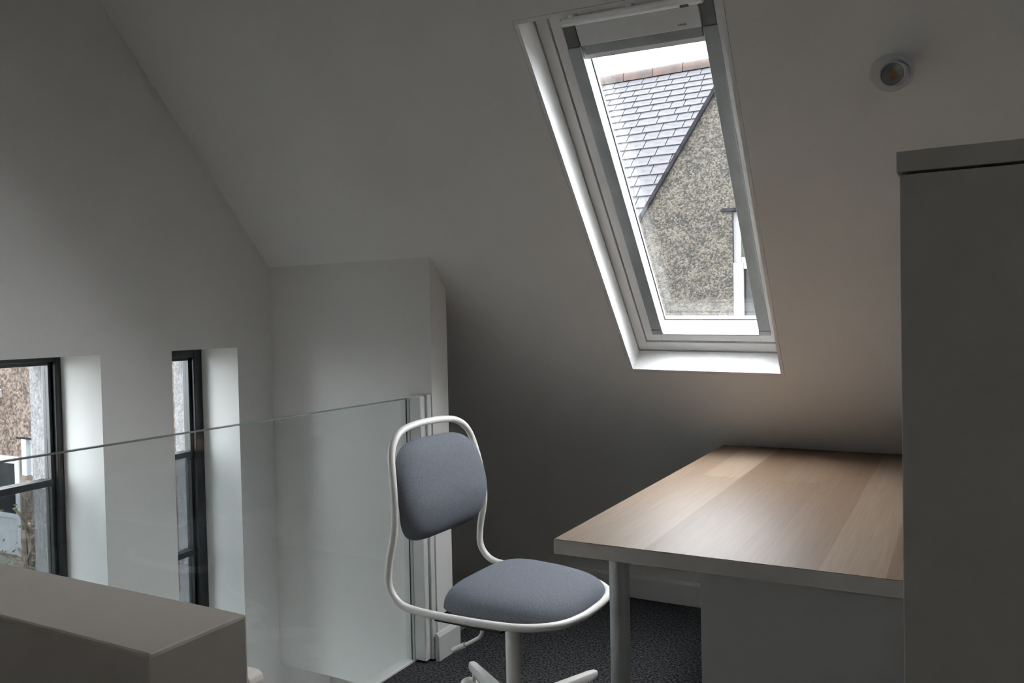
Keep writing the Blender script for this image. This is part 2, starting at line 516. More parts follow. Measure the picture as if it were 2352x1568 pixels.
# gable wall, slightly out of square, with a row of narrow tall windows
GA = math.atan(0.09)
GM = Matrix.Translation((-2.47, 2.44, 0)) @ Matrix.Rotation(GA, 4, 'Z')
WIN = [(-0.49, -0.165), (-1.13, -0.78), (-1.77, -1.42)]  # last opening lies out of view, added to let in more light
WZ0, WZ1 = -0.55, 1.145
def gable_leaf(name, xin, xout, mat, label, inset):
    ys = [-4.9]
    for a, b in sorted(WIN):
        ys += [a + inset, b - inset]
    ys += [1.15]
    ridge_l = RIDGE_Y - 2.44
    ys = sorted(ys + [ridge_l, BACK_RIDGE_Y - 2.44])
    zs = [LOW_Z, WZ0 + inset, WZ1 - inset, None]
    def top(y):
        Y = y + 2.44
        if Y > RIDGE_Y:
            return FLAT_Z + 0.15 - 1.0525 * (Y - RIDGE_Y)
        if Y < BACK_RIDGE_Y:
            return FLAT_Z + 0.15 - 1.0525 * (BACK_RIDGE_Y - Y)
        return FLAT_Z + 0.15
    holes = [(a + inset, b - inset) for a, b in WIN]
    def is_hole(i, k):
        if k != 1:
            return False
        c = (ys[i] + ys[i + 1]) / 2
        return any(a < c < b for a, b in holes)
    nY = len(ys)
    def solid(i, k):
        if not (0 <= i < nY - 1 and 0 <= k < 3):
            return False
        zt = [min(zs[1] if k == 0 else zs[2], 9)]
        return not is_hole(i, k)
    def z_at(i, k):
        t = top(ys[i])
        return t if k == 3 else min(zs[k], t)
    mb = MB()
    for i in range(nY - 1):
        for k in range(3):
            if not solid(i, k):
                continue
            q = [(ys[i], z_at(i, k)), (ys[i + 1], z_at(i + 1, k)), (ys[i + 1], z_at(i + 1, k + 1)), (ys[i], z_at(i, k + 1))]
            if abs(q[0][1] - q[3][1]) + abs(q[1][1] - q[2][1]) < 1e-6:
                continue
            mb.add([(xin, y, z) for y, z in q], [(0, 1, 2, 3)])
            mb.add([(xout, y, z) for y, z in q], [(3, 2, 1, 0)])
            for (di, dk, a, b) in ((-1, 0, 0, 3), (1, 0, 1, 2), (0, -1, 0, 1), (0, 1, 3, 2)):
                if not solid(i + di, k + dk):
                    mb.add([(xin,) + q[a], (xin,) + q[b], (xout,) + q[b], (xout,) + q[a]], [(0, 1, 2, 3)])
    me_v = {}
    o = mb.build(name, mat)
    bm = bmesh.new()
    bm.from_mesh(o.data)
    bmesh.ops.remove_doubles(bm, verts=bm.verts, dist=1e-5)
    bmesh.ops.recalc_face_normals(bm, faces=bm.faces)
    bm.to_mesh(o.data)
    bm.free()
    o.matrix_world = GM
    return tag(o, label, kind='structure')
gable_leaf('wall_left', 0.0, -0.25, M['plaster'], 'white plastered gable wall with narrow windows beyond the stair opening', 0.0)
gable_leaf('wall_left_outer', -0.2505, -0.322, M['pebbledash'], 'pale pebbledashed outer face of the gable wall', 0.008)

def gable_window(idx, a, b, jamb, head, bars, label):
    root = empty('window_%d' % idx, matrix=GM @ Matrix.Translation((0, a, WZ0)))
    tag(root, label, kind='structure')
    W, H = b - a, WZ1 - WZ0
    x0, x1 = -0.238, -0.178
    g = 0.002
    fr = MB()
    fr.box(x0, x1, g, jamb, g, H - g)
    fr.box(x0, x1, W - jamb, W - g, g, H - g)
    fr.box(x0, x1, jamb, W - jamb, H - head, H - g)
    fr.box(x0, x1, jamb, W - jamb, g, head)
    fr.build('frame', M['black_frame'], root, 0.003)
    sf = MB()
    s = 0.012
    sf.box(x0 + 0.012, x1 - 0.016, jamb, jamb + s, head, H - head)
    sf.box(x0 + 0.012, x1 - 0.016, W - jamb - s, W - jamb, head, H - head)
    sf.box(x0 + 0.012, x1 - 0.016, jamb + s, W - jamb - s, H - head - s, H - head)
    sf.box(x0 + 0.012, x1 - 0.016, jamb + s, W - jamb - s, head, head + s)
    sf.build('casement', M['black_frame'], root, 0.002)
    for z in bars:
        br = MB()
        br.box(x0 + 0.002, x1 - 0.008, jamb + s, W - jamb - s, z - WZ0 - 0.011, z - WZ0 + 0.011)
        br.build('glazing_bar', M['black_frame'], root, 0.002)
    lim = [head + s] + [z - WZ0 for z in bars] + [H - head - s]
    for k in range(len(lim) - 1):
        gl = MB()
        z0 = lim[k] + (0.011 if k else 0)
        z1 = lim[k + 1] - (0.011 if k < len(lim) - 2 else 0)
        gl.box(-0.212, -0.208, jamb + s, W - jamb - s, z0, z1)
        gl.build('pane', M['gable_glass'], root)
BARS = [0.735, 0.352, -0.03]
gable_window(1, WIN[0][0], WIN[0][1], 0.045, 0.035, BARS, 'narrow black framed window nearest the stub wall')
gable_window(2, WIN[1][0], WIN[1][1], 0.024, 0.02, BARS, 'black framed window at the left edge showing a brown roughcast house')
gable_window(3, WIN[2][0], WIN[2][1], 0.024, 0.02, BARS, 'third narrow black framed window, added unseen in the gable wall for extra light')  # added window out of view, brightens the room from the left

# ------------------------------------------------------------------ skylight (roof window)
def skylight(name, matrix, label):
    root = empty(name, matrix=matrix)
    tag(root, label, kind='structure')
    W = M['velux_white']
    def ring(x0, x1, y0, y1, l, r, b, t, z0, z1, mb):
        mb.box(x0, x0 + l, y0, y1, z0, z1)
        mb.box(x1 - r, x1, y0, y1, z0, z1)
        mb.box(x0 + l, x1 - r, y0, y0 + b, z0, z1)
        mb.box(x0 + l, x1 - r, y1 - t, y1, z0, z1)
    # plasterboard lining from the room face to the frame
    E = 0.011
    mb = MB()
    ring(-OX - E, OX + E, OY0 - E, OY1 + E, E, E, E, E, -0.094, 0.0, mb)
    mb.build('reveal_lining', W, root)
    mb = MB()
    ring(-OX - E, OX + E, OY0 - E, OY1 + E, E + 0.003, E + 0.003, E + 0.003, E + 0.003, -0.0985, -0.0945, mb)
    mb.build('lining_groove', M['drawer'], root)
    # fixed frame: a flange round the sash and deep cheeks out to the roof
    mb = MB()
    ring(-OX - E, OX + E, OY0 - E, OY1 + E, E + 0.036, E + 0.010, E + 0.042, E + 0.01, -0.205, -0.099, mb)
    mb.build('outer_frame', W, root, 0.0015)
    mb = MB()
    ring(-0.226, 0.252, -0.631, 0.655, 0.004, 0.004, 0.005, 0.004, -0.125, -0.112, mb)
    mb.build('weather_seal', M['rubber'], root)
    # sash
    sx0, sx1, sy0, sy1 = -0.222, 0.247, -0.6255, 0.6505
    gx0, gx1, gy0, gy1 = -0.163, 0.189, -0.587, 0.485
    mb = MB()
    mb.box(sx0, gx0, sy0, sy1, -0.194, -0.102)
    mb.box(gx1, sx1, sy0, sy1, -0.194, -0.102)
    mb.box(gx0, gx1, gy1, sy1, -0.194, -0.112)
    mb.box(gx0, gx1, sy0, gy0, -0.194, -0.102)
    mb.build('sash', W, root, 0.002)
    # side rails for a blind
    for x0, x1 in ((-0.189, -0.150), (0.189, 0.226)):
        mb = MB()
        mb.box(x0, x1, -0.563, 0.533, -0.104, -0.093)
        mb.build('side_rail', M['alu'], root, 0.002)
        mb = MB()
        mb.box(x0 + 0.001, x1 - 0.001, 0.5335, 0.615, -0.104, -0.096)
        mb.build('rail_bracket', M['alu_dark'], root, 0.002)
        mb = MB()
        mb.box(x0 - 0.001, x1 + 0.001, -0.585, -0.564, -0.104, -0.092)
        mb.build('rail_end_cap', M['alu'], root, 0.0015)
    mb = MB()
    mb.box(-0.148, 0.187, -0.593, -0.588, -0.1025, -0.099)
    mb.build('bottom_bead', M['drawer'], root)
    # head panel above the glass and its lower lip
    mb = MB()
    mb.box(-0.1485, 0.1875, 0.534, 0.606, -0.1115, -0.094)
    mb.build('head_panel', M['lamp_white'], root, 0.002)
    mb = MB()
    mb.box(-0.143, 0.185, 0.503, 0.5335, -0.1115, -0.102)
    mb.build('panel_lip', M['alu'], root, 0.002)
    mb = MB()
    for i in range(5):
        x = 0.128 + i * 0.0045
        mb.box(x, x + 0.0032, 0.546, 0.5505, -0.0939, -0.0934)
    mb.build('rating_mark', M['print_grey'], root)
    # glazing
    mb = MB()
    mb.box(gx0 - 0.004, gx1 + 0.004, gy0 - 0.004, gy1 + 0.004, -0.192, -0.176)
    mb.build('pane', M['glass'], root)
    mb = MB()
    ring(gx0, gx1, gy0, gy1, 0.004, 0.004, 0.004, 0.004, -0.1755, -0.171, mb)
    mb.build('gasket', M['rubber'], root)
    # ventilation bar
    mb = MB()
    prof = [(0.600, -0.090), (0.603, -0.074), (0.614, -0.070), (0.623, -0.077), (0.623, -0.090)]
    mb.prism(prof, 'x', -0.178, 0.206)
    bar = mb.build('ventilation_bar', W, root, 0.003)
    mb = MB()
    mb.box(0.148, 0.170, 0.602, 0.609, -0.0765, -0.0715)
    mb.build('bar_slot', M['alu_dark'], bar)
    for x in (-0.150, 0.012, 0.180):
        mb = MB()
        mb.prism([(0.620, -0.078), (0.640, -0.098), (0.650, -0.1015), (0.650, -0.1115), (0.612, -0.1115), (0.612, -0.088)], 'x', x - 0.007, x + 0.007)
        mb.build('bar_bracket', W, root, 0.001)
skylight('window_4', SKY, 'white roof window in the sloping ceiling with grey side rails and a ventilation bar')
skylight('window_5', REAR @ Matrix.Scale(REAR_K, 4), 'small white roof window added unseen in the rear slope to brighten the room')  # added roof window behind the viewer, there only for its light

# ------------------------------------------------------------------ glass balustrade, its post and the half wall
GX = -1.765
t = empty('glass_balustrade', (GX, 1.54, 0))
tag(t, 'frameless clear glass balustrade panel along the stair opening', 'balustrade')
mb = MB()
mb.box(-0.005, 0.005, -0.868, 0.872, 0.004, 0.952)
o = mb.build('glass_pane', M['balustrade'], t)
mb = MB()
mb.box(-0.0055, 0.0055, -0.868, 0.872, 0.9522, 0.956)
mb.build('top_edge', M['balustrade_edge'], t)
mb = MB()
mb.box(-0.002, 0.002, 0.8722, 0.8735, 0.004, 0.952)
mb.build('end_edge', M['rubber'], t)
t = empty('balustrade_post', (-1.742, 2.443, 0))
tag(t, 'white painted square post fixed to the stub wall holding the glass', 'post')
mb = MB()
mb.box(-0.052, -0.012, -0.026, 0.0265, -0.15, 0.950)
mb.build('rear_strip', M['gloss_white'], t, 0.003)
mb = MB()
mb.box(-0.012, 0.036, -0.026, 0.0265, 0.0065, 0.962)
mb.build('front_strip', M['gloss_white'], t, 0.004)
mb = MB()
mb.box(0.036, 0.047, 0.002, 0.0265, 0.0065, 0.965)
mb.build('cover_strip', M['gloss_white'], t, 0.003)

mb = MB()
mb.box(-1.80, -0.715, 0.537, 0.666, 0.0, 0.9)
structure('wall_half', mb, M['capping'], 'waist-high painted half wall in the near left corner', 0.004)
t = empty('low_panel', (-1.42, 1.065, 0))
tag(t, 'narrow pale upright panel with rounded corner just behind the half wall', 'panel')
mb = MB()
mb.prism([(-0.3, 0.0), (0.297, 0.0), (0.297, 0.585), (0.293, 0.595), (0.284, 0.6), (-0.3, 0.6)], 'y', -0.017, 0.017)
mb.build('board', M['capping'], t, 0.003)
mb = MB()
mb.box(-0.298, 0.29, -0.03, 0.03, 0.0, 0.02)
mb.build('foot', M['capping'], t, 0.003)

# ------------------------------------------------------------------ desk
DX0, DX1, DY0, DY1, DZ = -0.817, -0.067, 1.662, 3.157, 0.732
t = empty('desk', ((DX0 + DX1) / 2, (DY0 + DY1) / 2, 0))
tag(t, 'long desk with pale oak-effect top pushed against the sloping ceiling', 'desk')
hx, hy = (DX1 - DX0) / 2, (DY1 - DY0) / 2
mb = MB()
mb.box(-hx, hx, -hy, hy, DZ - 0.034, DZ - 0.0012)
mb.build('desk_top', M['desk_edge'], t, 0.0015)
mb = MB()
mb.box(-hx + 0.0015, hx - 0.0015, -hy + 0.0015, hy - 0.0015, DZ - 0.0012, DZ)
mb.build('oak_surface', M['oak'], t)
for lx, ly in ((-hx + 0.135, -hy + 0.055), (-hx + 0.135, hy - 0.12), (hx - 0.1, hy - 0.12)):
    mb = MB()
    z1 = DZ - 0.0345
    mb.lathe([(0.021, 0.006), (0.0225, 0.012), (0.0225, z1 - 0.004), (0.0225, z1 - 0.0039)], 28, Matrix.Translation((lx, ly, 0)))
    leg = mb.build('leg', M['steel'], t, smooth=True)
    mb = MB()
    mb.lathe([(0.036, z1 - 0.004), (0.036, z1)], 24, Matrix.Translation((lx, ly, 0)))
    mb.build('mounting_plate', M['steel'], leg)
    mb = MB()
    mb.lathe([(0.018, 0.0), (0.02, 0.002), (0.02, 0.006)], 20, Matrix.Translation((lx, ly, 0)))
    mb.build('foot', M['black_plastic'], leg)

# drawer unit that carries the near end of the desk
UX0, UX1, UY0, UY1 = -0.505, -0.072, 1.74, 2.10
UZ = DZ - 0.0345
t = empty('drawer_unit', ((UX0 + UX1) / 2, (UY0 + UY1) / 2, 0))
tag(t, 'pale grey drawer unit standing under the desk', 'drawers')
ux, uy = (UX1 - UX0) / 2, (UY1 - UY0) / 2
mb = MB()
mb.box(-ux + 0.017, ux, -uy + 0.0165, uy - 0.0165, 0.02, UZ - 0.001)
mb.build('carcass', M['drawer'], t)
for y0, y1 in ((-uy, -uy + 0.016), (uy - 0.016, uy)):
    mb = MB()
    mb.box(-ux, ux, y0, y1, 0.0, UZ)
    mb.build('side_panel', M['drawer'], t, 0.0015)
for k in range(5):
    mb = MB()
    h = (UZ - 0.045) / 5
    mb.box(-ux - 0.001, -ux + 0.0165, -uy + 0.018, uy - 0.018, 0.04 + k * h, 0.04 + (k + 1) * h - 0.004)
    d = mb.build('drawer', M['drawer'], t, 0.001)
    mb = MB()
    mb.box(-ux - 0.0015, -ux - 0.0011, -0.05, 0.05, 0.04 + (k + 1) * h - 0.018, 0.04 + (k + 1) * h - 0.006)
    mb.build('handle_slot', M['alu_dark'], d)

# ------------------------------------------------------------------ tall cabinet at the right
CX0, CX1, CY0, CY1, CZ = -0.062, 0.74, 0.985, 1.585, 1.398
t = empty('tall_cabinet', ((CX0 + CX1) / 2, (CY0 + CY1) / 2, 0))
tag(t, 'tall plain white cabinet at the right edge beside the desk', 'cabinet')
cx, cy = (CX1 - CX0) / 2, (CY1 - CY0) / 2
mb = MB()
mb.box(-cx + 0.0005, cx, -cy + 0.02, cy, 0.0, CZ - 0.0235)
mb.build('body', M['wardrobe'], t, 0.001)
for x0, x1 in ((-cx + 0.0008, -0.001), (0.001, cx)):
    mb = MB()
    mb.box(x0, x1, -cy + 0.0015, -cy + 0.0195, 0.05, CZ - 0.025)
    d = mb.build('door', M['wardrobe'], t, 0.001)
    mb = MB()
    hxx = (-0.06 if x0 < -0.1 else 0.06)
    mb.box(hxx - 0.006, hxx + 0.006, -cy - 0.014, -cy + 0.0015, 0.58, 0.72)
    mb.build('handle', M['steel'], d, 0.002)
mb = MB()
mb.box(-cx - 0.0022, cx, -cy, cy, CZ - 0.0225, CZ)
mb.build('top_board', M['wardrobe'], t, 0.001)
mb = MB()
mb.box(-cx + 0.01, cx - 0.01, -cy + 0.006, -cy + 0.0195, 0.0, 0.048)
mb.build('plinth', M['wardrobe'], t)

# ------------------------------------------------------------------ swivel chair
def chair():
    root = empty('swivel_chair', (-1.152, 2.065, 0), math.radians(-1.5))
    tag(root, 'swivel chair with grey cushions on a looped white tube frame', 'chair')
    zt = 0.437
    # one side of the loop, from seat front middle round the side, up the back to the top middle
    half = [(0.262, 0.0, zt), (0.258, -0.075, zt), (0.232, -0.155, zt), (0.165, -0.212, zt), (0.07, -0.234, zt),
            (-0.06, -0.241, zt), (-0.165, -0.240, zt + 0.002), (-0.222, -0.239, zt + 0.014), (-0.256, -0.238, zt + 0.055),
            (-0.255, -0.237, zt + 0.12), (-0.238, -0.235, zt + 0.2), (-0.236, -0.230, zt + 0.27), (-0.247, -0.221, zt + 0.345),
            (-0.262, -0.207, zt + 0.415), (-0.270, -0.180, zt + 0.455), (-0.276, -0.135, zt + 0.478), (-0.279, -0.07, zt + 0.487), (-0.280, 0.0, zt + 0.489)]
    other = [(x, -y, z) for x, y, z in half[1:-1]][::-1]
    mb = MB()
    mb.tube(spline(half + other, 6, True), 0.0105, 14, closed=True)
    mb.build('tube_frame', M['chair_white'], root, smooth=True)
    # seat cushion: rounded plan, domed top
    def cushion(fn, nu, nv):
        vs, fs = [], []
        for j in range(nv + 1):
            for i in range(nu):
                vs.append(fn(2 * math.pi * i / nu, j / nv))
        for j in range(nv):
            for i in range(nu):
                i2 = (i + 1) % nu
                fs.append((j * nu + i, j * nu + i2, (j + 1) * nu + i2, (j + 1) * nu + i))
        fs.append(tuple(range(nu))[::-1])
        fs.append(tuple(nv * nu + i for i in range(nu)))
        return MB().add(vs, fs)
    def sgn(a, p):
        return math.copysign(abs(a) ** p, a)
    def seat_fn(a, s):
        # s: 0 bottom centre, 1 top centre
        if s < 0.3:
            q = s / 0.3
            rad, z = q, 0.0
        else:
            q = (s - 0.3) / 0.7
            ang = q * math.pi / 2
            rad, z = math.cos(ang) ** 0.45, math.sin(ang) ** 0.85
        rad = max(rad, 0.02)
        ca, sa = math.cos(a), math.sin(a)
        x = sgn(ca, 0.52)
        y = sgn(sa, 0.52)
        fx = 0.208 if x > 0 else 0.185
        return (0.042 + fx * x * rad, 0.217 * y * rad * (1 - 0.12 * max(0, x)), zt - 0.004 + 0.066 * z + 0.008 * (1 if x < 0 else 1) * z * (-x * rad))
    m = cushion(seat_fn, 48, 22).build('seat_cushion', M['fabric'], root, smooth=True)
    # back cushion: shield between the uprights, bulging to the front
    def back_fn(a, s):
        if s < 0.35:
            q = s / 0.35
            rad, d = q, -0.012
            d = -0.012 * q ** 2 + 0.0
        else:
            q = (s - 0.35) / 0.65
            ang = q * math.pi / 2
            rad, d = math.cos(ang) ** 0.5, 0.05 * math.sin(ang) ** 0.9 - 0.012
        rad = max(rad, 0.02)
        ca, sa = math.cos(a), math.sin(a)
        y = sgn(ca, 0.48)
        z = sgn(sa, 0.60)
        wtop = 0.221 - 0.020 * max(0.0, z * rad)
        yy = wtop * y * rad
        hz = 0.140 if z > 0 else 0.150
        zz = zt + 0.305 + hz * z * rad
        tt = (zz - zt)
        # follow the bend of the uprights
        xx = -0.238 - 0.22 * max(0, tt - 0.27) - 0.03 * max(0, 0.27 - tt)
        xx += 0.012 * (yy / 0.22) ** 2
        return (xx + d + 0.008, yy, zz)
    cushion(back_fn, 52, 22).build('back_cushion', M['fabric'], root, smooth=True)
    # seat plate and mechanism
    mb = MB()
    mb.box(-0.10, 0.12, -0.215, -0.185, zt - 0.016, zt - 0.006)
    mb.box(-0.10, 0.12, 0.185, 0.215, zt - 0.016, zt - 0.006)
    mb.box(-0.115, 0.10, -0.225, 0.225, zt - 0.024, zt - 0.014)
    mb.build('seat_plate', M['black_plastic'], root, 0.003)
    mb = MB()
    mb.lathe([(0.018, 0.20), (0.018, zt - 0.024)], 24)
    mb.build('gas_lift', M['black_plastic'], root, smooth=True)
    mb = MB()
    mb.lathe([(0.030, 0.075), (0.0225, 0.12), (0.0215, 0.14), (0.0215, 0.388), (0.020, 0.392)], 28)
    mb.build('column', M['chair_white'], root, smooth=True)
    mb = MB()
    mb.tube(spline([(-0.06, -0.03, zt - 0.03), (-0.075, -0.035, zt - 0.08), (-0.09, -0.03, zt - 0.125), (-0.13, -0.01, zt - 0.155), (-0.20, 0.012, zt - 0.197)], 6), 0.0055, 10)
    lev = mb.build('lever', M['chair_white'], root, smooth=True)
    mb = MB()
    mb.tube([(-0.165, 0.001, zt - 0.176), (-0.222, 0.019, zt - 0.210), (-0.226, 0.0205, zt - 0.2125)], [0.008, 0.008, 0.005], 12)
    mb.build('lever_grip', M['chair_white'], lev, smooth=True)
    # five-armed base with castors
    for k in range(5):
        a = math.radians(144 + 72 * k)
        R = Matrix.Rotation(a, 4, 'Z')
        mb = MB()
        vs = []
        for x, w, z0, z1 in ((0.015, 0.022, 0.075, 0.125), (0.15, 0.019, 0.088, 0.122), (0.325, 0.0155, 0.092, 0.115), (0.345, 0.012, 0.094, 0.113), (0.352, 0.006, 0.097, 0.110)):
            vs += [R @ Vector((x, -w, z0)), R @ Vector((x, w, z0)), R @ Vector((x, w * 0.75, z1)), R @ Vector((x, -w * 0.75, z1))]
        fs = [(0, 1, 2, 3), (16, 19, 18, 17)]
        for i in range(4):
            for j in range(4):
                j2 = (j + 1) % 4
                fs.append((i * 4 + j, i * 4 + j2, (i + 1) * 4 + j2, (i + 1) * 4 + j))
        mb.add(vs, fs)
        arm = mb.build('base_arm', M['chair_white'], root, 0.003, True)
        ca = a + 1.1 + 0.7 * k
        C = Matrix.Translation(R @ Vector((0.325, 0, 0))) @ Matrix.Rotation(ca, 4, 'Z')
        mb = MB()
        wheel = C @ Matrix.Translation((0.018, 0, 0.027)) @ Matrix.Rotation(math.pi / 2, 4, 'X')
        for zo in (-0.021, 0.007):
            mb.lathe([(0.020, zo), (0.026, zo + 0.003), (0.027, zo + 0.007), (0.026, zo + 0.011), (0.020, zo + 0.014)], 24, wheel)
        cast = mb.build('castor_wheel', M['black_plastic'], root, smooth=True)
        mb = MB()
        mb.lathe([(0.006, 0.045), (0.006, 0.094)], 12, C)
        arc = []
        for i in range(11):
            an = math.radians(-10 + i * 20)
            arc.append((0.018 + 0.033 * math.cos(an), 0.027 + 0.033 * math.sin(an)))
        inn = [(0.018 + 0.0285 * math.cos(math.radians(-10 + i * 20)), 0.027 + 0.0285 * math.sin(math.radians(-10 + i * 20))) for i in range(11)][::-1]
        hood = MB()
        n0 = len(mb.v)
        poly = arc + inn
        vs = [C @ Vector((x, -0.023, z)) for x, z in poly] + [C @ Vector((x, 0.023, z)) for x, z in poly]
        n = len(poly)
        fs = []
        for i in range(n):
            j = (i + 1) % n
            fs.append((i, j, n + j, n + i))
        for i in range(10):
            q = (i, i + 1, n - 2 - i, n - 1 - i)
            fs.append(q[::-1])
            fs.append(tuple(n + w for w in q))
        mb.add(vs, fs)
        mb.build('castor_hood', M['chair_white'], cast, smooth=True)
chair()

# ------------------------------------------------------------------ ceiling spotlight (switched off)
def spotlight():
    root = empty('ceiling_spotlight', matrix=slope_matrix(-0.149, 0.457))
    tag(root, 'small round white spotlight fixed to the sloping ceiling, switched off', 'lamp')
    mb = MB()
    mb.lathe([(0.0465, 0.0), (0.0475, 0.004), (0.0455, 0.013), (0.042, 0.016), (0.0, 0.016)], 48, cap1=False)
    mb.build('base', M['lamp_white'], root, smooth=True)
    # head points out of the slope towards the room
    inv = slope_matrix(-0.149, 0.457).to_3x3().inverted()
    d = inv @ (Vector((-0.13, -0.97, -0.20)).normalized())
    d.normalize()
    z = d
    x = Vector((1, 0, 0)) - z * z.x
    x.normalize()
    y = z.cross(x)
    F = Matrix(((x.x, y.x, z.x, 0.012), (x.y, y.y, z.y, 0.012), (x.z, y.z, z.z, 0.038), (0, 0, 0, 1)))
    mb = MB()
    mb.lathe([(0.008, 0.012), (0.008, 0.034)], 16, Matrix.Translation((0.012, 0.012, 0)))
    mb.build('stem', M['lamp_white'], root, smooth=True)
    mb = MB()
    mb.lathe([(0.0, -0.024), (0.023, -0.024), (0.026, -0.020), (0.028, 0.036), (0.028, 0.040), (0.0255, 0.040), (0.0245, 0.036), (0.020, 0.020), (0.0, 0.018)], 40, F, cap0=False, cap1=False)
    head = mb.build('lamp_head', M['lamp_white'], root, smooth=True)
    mb = MB()
    mb.lathe([(0.024, 0.036), (0.020, 0.0225), (0.009, 0.0205)], 36, F, cap0=False, cap1=False)
    mb.build('reflector', M['reflector'], head, smooth=True)
    mb = MB()
    mb.lathe([(0.0085, 0.0195), (0.0085, 0.022), (0.006, 0.0235)], 24, F)
    mb.build('led_chip', M['led'], head, smooth=True)
    mb = MB()
    mb.lathe([(0.0243, 0.0362), (0.0243, 0.0372)], 36, F)
    mb.build('lens', M['lens'], head)
spotlight()

# ------------------------------------------------------------------ outside: ground and the houses opposite
mb = MB()
mb.box(-40, 30, 3.9, 40, -3.0, -2.8)
mb.box(-40, -3.2, -20, 3.9, -3.0, -2.8)
structure('ground', mb, M['ground'], 'garden ground outside between the houses')

def house_opposite():
    WY = 8.5
    root = empty('slate_roofed_house', (-2.6, WY, -2.8))
    tag(root, 'grey roughcast house with slate roof seen through the skylight', 'house')
    O = Vector((-2.6, WY, -2.8))
    def Lc(x, y, z):
        return Vector((x, y, z)) - O
    # gable wall of the wing, facing the attic
    rake = 1.515
    ax, az = -1.45, 4.71
    zl = 2.18
    xl = ax - (az - zl) / rake
    xr = 2 * ax - xl
    # opening for the window in the wing
    w0, w1, wz0, wz1 = -2.08, -1.10, 0.75, 2.29
    front = MB()
    def P(x, y, z):
        return tuple(Lc(x, y, z))
    def panel(poly):
        n = len(poly)
        vs = [P(x, WY, z) for x, z in poly] + [P(x, WY + 0.3, z) for x, z in poly]
        fs = [tuple(range(n)), tuple(range(n, 2 * n))[::-1]]
        for i in range(n):
            j = (i + 1) % n
            fs.append((i, n + i, n + j, j))
        front.add(vs, fs)
    def rz(x):
        return az - rake * abs(x - ax)
    panel([(xl, -2.8), (w0, -2.8), (w0, rz(w0)), (xl, rz(xl))])
    panel([(w1, -2.8), (xr, -2.8), (xr, rz(xr)), (w1, rz(w1))])
    panel([(w0, -2.8), (w1, -2.8), (w1, wz0), (w0, wz0)])
    panel([(w0, wz1), (w1, wz1), (w1, rz(w1)), (ax, az), (w0, rz(w0))])
    front.build('gable_wall', M['roughcast'], root)
    # wing side walls, rear wall and verge
    for a0, a1 in ((xl, xl + 0.3), (xr - 0.3, xr)):
        mb = MB()
        mb.box(a0 - O.x, a1 - O.x, 0.3, 3.0, 0, zl + 2.8)
        mb.build('wing_wall', M['roughcast'], root)
    for s in (-1, 1):
        mb = MB()
        xe = xl if s < 0 else xr
        e = Vector((xe - ax, 0, zl - az)).normalized()
        nrm = Vector((-e.z * s * -1, 0, e.x * s * -1))
        nrm = Vector((e.z, 0, -e.x))
        if nrm.z < 0:
            nrm = -nrm
        a = Vector((ax, 0, az)) - nrm * 0.01
        b = Vector((xe, 0, zl)) + e * 0.12 - nrm * 0.01
        q = [a, b, b + nrm * 0.035, a + nrm * 0.035]
        vs = [tuple(Vector((p.x, WY - 0.05, p.z)) - O) for p in q] + [tuple(Vector((p.x, WY + 2.9, p.z)) - O) for p in q]
        mb.add(vs, [(0, 1, 2, 3), (7, 6, 5, 4), (0, 4, 5, 1), (1, 5, 6, 2), (2, 6, 7, 3), (3, 7, 4, 0)])
        mb.build('wing_roof', M['verge'], root)
    # main roof behind, facing the attic, with single slates
    ry, rzz, ey = 11.5, 4.72, 8.95
    pitch = 1.0
    L = math.hypot(ry - ey, (ry - ey) * pitch)
    down = Vector((0, -(ry - ey), -(ry - ey) * pitch)).normalized()
    nrm = Vector((0, -down.z * -1, 0))
    nrm = Vector((0, down.z, -down.y))
    if nrm.z < 0:
        nrm = -nrm
    top = Vector((0, ry, rzz))
    RX0, RX1 = -9.5, 4.5
    mb = MB()
    q = [top, top + down * L, top + down * L - nrm * 0.1, top - nrm * 0.1]
    vs = [tuple(Vector((RX0, p.y, p.z)) - O) for p in q] + [tuple(Vector((RX1, p.y, p.z)) - O) for p in q]
    mb.add(vs, [(0, 1, 2, 3), (7, 6, 5, 4), (0, 4, 5, 1), (1, 5, 6, 2), (2, 6, 7, 3), (3, 7, 4, 0)])
    roof = mb.build('roof', M['slate'], root)
    # slate template (local: x across, y down slope, z out of roof)
    tm = MB()
    tm.box(-0.5, 0.5, 0, 1, 0, 1)
    tmesh = tm.mesh('slate', M['slate'])
    d = L
    courses = []
    pos = 0.14
    i = 0
    while pos < L + 0.02:
        ex = 0.135 + 0.105 * (pos / L)
        courses.append((pos, ex))
        pos += ex
    count = 0
    for ci, (p0, ex) in enumerate(courses):
        x = -4.75 - random.uniform(0, 0.2)
        right = min(-1.95, ax - 0.2)
        while x < right:
            w = random.uniform(0.19, 0.30) * (0.9 + 0.2 * p0 / L)
            # skip slates buried inside the wing roof
            s = bpy.data.objects.new('slate', tmesh)
            COL.objects.link(s)
            s.parent = roof
            cpos = top + down * (p0 - 0.03) + nrm * 0.004
            org = Vector((x + w / 2, cpos.y, cpos.z)) - O
            tilt = 0.018 / (ex + 0.03)
            yv = (down + nrm * tilt).normalized()
            zv = Vector((1, 0, 0)).cross(yv)
            if zv.dot(nrm) < 0:
                zv = -zv
            xv = yv.cross(zv)
            sw, sl, st = w - 0.012, ex + 0.03 + random.uniform(-0.008, 0.004), 0.011
            s.matrix_local = Matrix(((xv.x * sw, yv.x * sl, zv.x * st, org.x), (xv.y * sw, yv.y * sl, zv.y * st, org.y), (xv.z * sw, yv.z * sl, zv.z * st, org.z), (0, 0, 0, 1)))
            x += w
            count += 1
    x = -5.2
